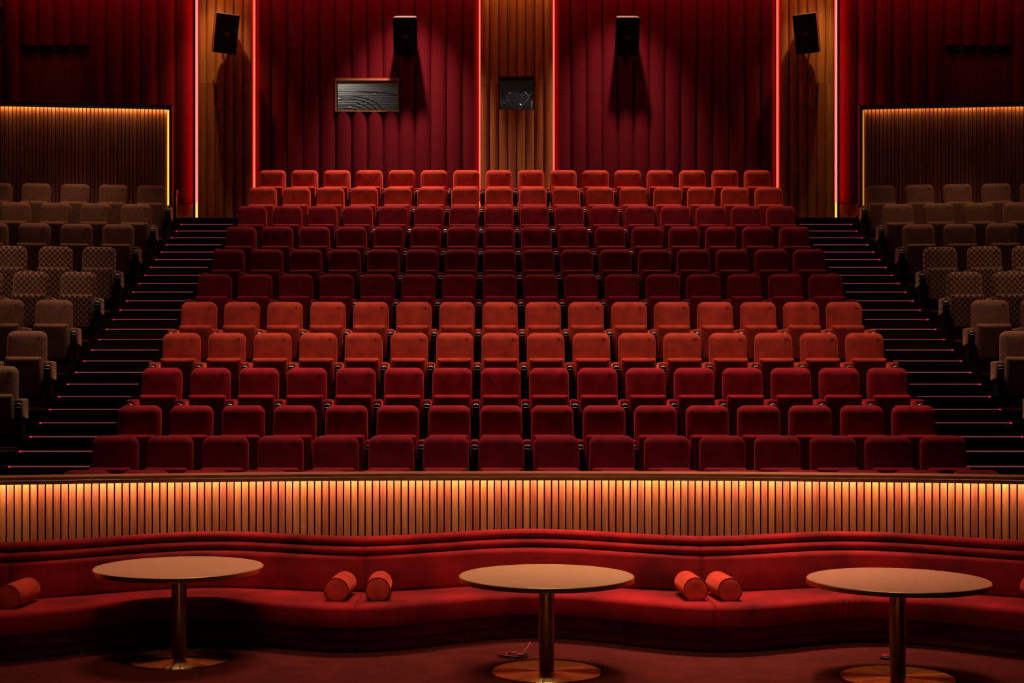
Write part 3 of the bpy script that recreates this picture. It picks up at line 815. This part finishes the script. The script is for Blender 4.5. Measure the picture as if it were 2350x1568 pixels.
# ------------------------------------------------------------------ cinema seats
def lean(z0, k):                      # shear in y with height
    return lambda x, y, z: (x, y + (z-z0)*k, z)
BH = 0.56
def back_lean(zz): return (zz-BH)*0.055 + 0.020*((zz/BH)**3-1) if zz > 0 else -0.0508
def back_xf(x, y, z):
    zz = z + BH/2
    x *= 1.0 + 0.02*(1-zz/BH)
    return (x, y + back_lean(zz), zz + 0.36 + 0.006*cos(x*5))
back_me = pillow('backrest', 0.456, BH, 0.082, 0.03,
                 [(0.075, 0.03), (0.070, 0.006), (0.055, 0.0), (0.022, 0.0), (0.002, 0.0035), (-0.016, 0.011), (-0.030, 0.023), (-0.040, 0.040), (-0.046, 0.060), (-0.0485, 0.080), (-0.0488, 0.090)], back_xf, 6, 0.0, -0.0006)
PH = 0.475
def pan_xf(x, y, z):
    zz = z + PH/2 + 0.135
    return (x, y - (zz-0.135)*0.10 - 0.165, zz + 0.010*(1-(x/0.21)**2)*(1 if z > 0 else 0))
pan_me = pillow('seat_pan', 0.425, PH, 0.028, 0.06,
                [(0.045, 0.012), (0.038, 0.002), (0.020, 0.0), (0.004, 0.001), (-0.012, 0.006), (-0.024, 0.015), (-0.033, 0.029), (-0.0375, 0.047), (-0.0378, 0.055)], pan_xf, 5, 0.0, -0.0004)
CHH = 0.40
cush_me = pillow('seat_cushion', 0.440, CHH, 0.06, 0.06,
                 [(0.10, 0.055), (0.085, 0.025), (0.06, 0.008), (0.03, 0.0), (0.0, 0.0)], lambda x, y, z: (x, y - (z+CHH/2)*0.10 - 0.122, z + CHH/2 + 0.175), 5, 0.0, 0.0)
AH = 0.205
def arm_xf(x, y, z):
    return (x, y, z + AH/2 + 0.355 - (0.03 if z < 0 and y > -0.1 else 0))
arm_me = pillow('armrest', 0.087, AH, 0.026, 0.012, [(-0.02, 0.012), (-0.03, 0.0), (-0.335, 0.0), (-0.350, 0.004), (-0.356, 0.012)], arm_xf, 4)
cup = MB()
cup.box(-0.040, 0.040, -0.366, -0.350, 0.340, 0.512)
n = 14; vs = []; fs = []
for i in range(n):
    a = 2*pi*i/n
    for r, z in ((0.0, 0.385), (0.034, 0.385), (0.040, 0.40), (0.040, 0.470), (0.034, 0.470), (0.032, 0.41), (0.0, 0.41)):
        vs.append((r*cos(a), -0.372+0.9*r*sin(a), z))
for i in range(n):
    for k in range(6): fs.append((i*7+k, ((i+1) % n)*7+k, ((i+1) % n)*7+k+1, i*7+k+1))
cup.add(vs, fs)
cup_me = cup.me('cup_holder')
rim = MB().tube([(-0.038, -0.372, 0.474)] + [(0.038*cos(pi-pi*i/12), -0.372, 0.478+0.030*sin(pi*i/12)**0.7) for i in range(13)] + [(0.038, -0.372, 0.474)], 0.0042, 5)
rim.tube([(-0.040, -0.409, 0.470), (0.040, -0.409, 0.470)], 0.0022, 4)
rim_me2 = rim.me('cup_rim', True)
leg_me = MB().box(-0.024, 0.024, -0.30, -0.08, 0.012, 0.354).box(-0.045, 0.045, -0.33, -0.05, 0.0, 0.012).me('leg')
hinge_me = MB().box(-0.20, 0.20, -0.135, -0.06, 0.10, 0.175).me('hinge')
from mathutils.bvhtree import BVHTree
BVH = BVHTree.FromPolygons([tuple(v.co) for v in back_me.vertices], [tuple(p.vertices) for p in back_me.polygons])
num_cache = {}
def number_mesh(n):
    if n not in num_cache:
        c = bpy.data.curves.new('number', 'FONT'); c.body = str(n); c.size = 0.046; c.align_x = 'CENTER'; c.align_y = 'CENTER'; c.extrude = 0.0; c.resolution_u = 6
        o = bpy.data.objects.new('number', c); COL.objects.link(o)
        dg = bpy.context.evaluated_depsgraph_get(); dg.update()
        me = bpy.data.meshes.new_from_object(o.evaluated_get(dg)); me.name = 'number'
        bq = bmesh.new(); bq.from_mesh(me); bmesh.ops.subdivide_edges(bq, edges=[e for e in bq.edges if e.calc_length() > 0.012], cuts=1, use_grid_fill=False); bmesh.ops.triangulate(bq, faces=bq.faces); bq.to_mesh(me); bq.free()
        bpy.data.objects.remove(o)
        R = Matrix.Rotation(pi/2, 4, 'X')
        for v in me.vertices:
            p = R @ v.co; v.co = p
        for v in me.vertices:           # follow the lean of the cushion
            x, y, z = v.co; p = Vector((x+0.142, -1.0, z + 0.36 + BH - 0.078))
            hit = BVH.ray_cast(p, Vector((0, 1, 0)))[0]
            v.co = (p.x, (hit.y if hit else -0.05) - 0.0014, p.z)
        me.materials.clear(); num_cache[n] = me
    return num_cache[n]
NUMW = dict(zip(range(1, 40), 'one two three four five six seven eight nine ten eleven twelve thirteen fourteen fifteen sixteen seventeen eighteen nineteen twenty'.split() + ['twenty-'+q for q in 'one two three four five six seven eight nine'.split()] + ['thirty'] + ['thirty-'+q for q in 'one two three four five six seven eight nine'.split()]))
ORD = {0: 'first', 1: 'second', 2: 'third', 3: 'fourth', 4: 'fifth', 5: 'sixth', 6: 'seventh', 7: 'eighth', 8: 'ninth', 9: 'tenth', 10: 'eleventh', 11: 'twelfth'}
def seat(x, y, z, rz, mat, num, lab, grp, pitch, arms):
    t = thing('cinema_seat', (x, y, z), rz, lab, 'seat', grp)
    b = obj('backrest', back_me, mat, t)
    if num is not None: obj('number', number_mesh(num), 'ink', b)
    p = obj('seat_pan', pan_me, mat, t); obj('seat_cushion', cush_me, mat, p); obj('hinge', hinge_me, 'black', p)
    for s_ in arms:
        a = obj('armrest', arm_me, mat, t, (s_*pitch/2, 0, 0))
        c = obj('cup_holder', cup_me, 'black', a); obj('cup_rim', rim_me2, 'chrome', a)
        obj('leg', leg_me, 'black', t, (s_*pitch/2, 0, 0))
    return t
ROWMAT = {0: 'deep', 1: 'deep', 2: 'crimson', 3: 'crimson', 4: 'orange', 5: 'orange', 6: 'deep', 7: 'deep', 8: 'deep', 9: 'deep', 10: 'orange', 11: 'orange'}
CNAME = {'deep': 'deep-crimson', 'crimson': 'crimson', 'orange': 'orange-red'}
random.seed(11)
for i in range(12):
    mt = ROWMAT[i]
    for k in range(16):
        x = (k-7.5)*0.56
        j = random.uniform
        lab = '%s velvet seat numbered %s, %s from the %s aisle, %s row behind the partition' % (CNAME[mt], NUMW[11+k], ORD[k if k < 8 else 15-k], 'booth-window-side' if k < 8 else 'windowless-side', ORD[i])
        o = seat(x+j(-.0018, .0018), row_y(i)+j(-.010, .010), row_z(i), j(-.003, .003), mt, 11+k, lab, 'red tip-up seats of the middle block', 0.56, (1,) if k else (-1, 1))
SIDEMAT = {0: 'taupe', 1: 'rib', 2: 'rib', 3: 'scale', 4: 'scale', 5: 'brown', 6: 'brown', 7: 'rib'}
SNAME = {'taupe': 'plain taupe', 'rib': 'ribbed brown', 'scale': 'scale-patterned brown', 'brown': 'dark brown'}
PIT = 0.605
for sx in (-1, 1):
    for jn in range(8):
        y0 = 16.0 + 1.0275*jn
        half = (1136 if sx < 0 else 1214)*y0/F
        lim = half + (0.345 if sx < 0 else -0.345) + 0.75
        n = 0
        while True:
            X = 5.71 + 0.235 + PIT*cos(radians(7))*n
            if X > lim: break
            Y = y0 - PIT*sin(radians(7))*n
            mt = SIDEMAT[jn]; num = (10-n) if sx < 0 else (27+n)
            j = random.uniform
            lab = '%s seat numbered %s, %s from the %s aisle, %s row below the slatted screen' % (SNAME[mt], NUMW[num], ORD[n], 'booth-window-side' if sx < 0 else 'windowless-side', ORD[7-jn])
            arms = (-1, 1) if n == 0 else ((-1,) if sx < 0 else (1,))
            seat(sx*X+j(-.008, .008), Y+j(-.01, .01), step_z(1+3*jn), (radians(7) if sx < 0 else -radians(7))+j(-.004, .004), mt, num, lab, 'brown tip-up seats of the side blocks', PIT, arms)
            n += 1

# ------------------------------------------------------------------ cables left on the carpet
def coil(name, x, y, rad, lab, seed):
    random.seed(seed)
    t = thing(name, (x, y, 0), 0, lab, 'cable')
    for q, (mt, turns) in enumerate((('wire_black', 3.2), ('wire_red', 2.6))):
        pts = []; n = 70
        for i in range(n+1):
            a = 2*pi*turns*i/n + q*1.3
            r = rad*(0.75+0.22*sin(a*0.37+q)+0.1*sin(2.3*a+seed))
            pts.append((r*cos(a), 0.55*r*sin(a), 0.012+0.012*q+0.006*sin(a*1.7)))
        e = pts[-1]
        pts += [(e[0]+0.3*rad, e[1]+0.3*rad, 0.03), (rad*1.02, 0.5*rad, 0.055+0.02*q), (rad*1.12, 0.62*rad, 0.085+0.02*q)] if q else []
        obj('wire', MB().tube(pts, 0.0045, 6).me('wire', True), mt, t)
coil('cable_coil', PX(1178, 10.78), 10.78, 0.115, 'tangled red and black cable coil on the carpet beside the middle table', 2)
coil('cable_coil', PX(2048, 10.72), 10.72, 0.10, 'small red and black cable coil behind the post of the table at the creased sofa', 5)
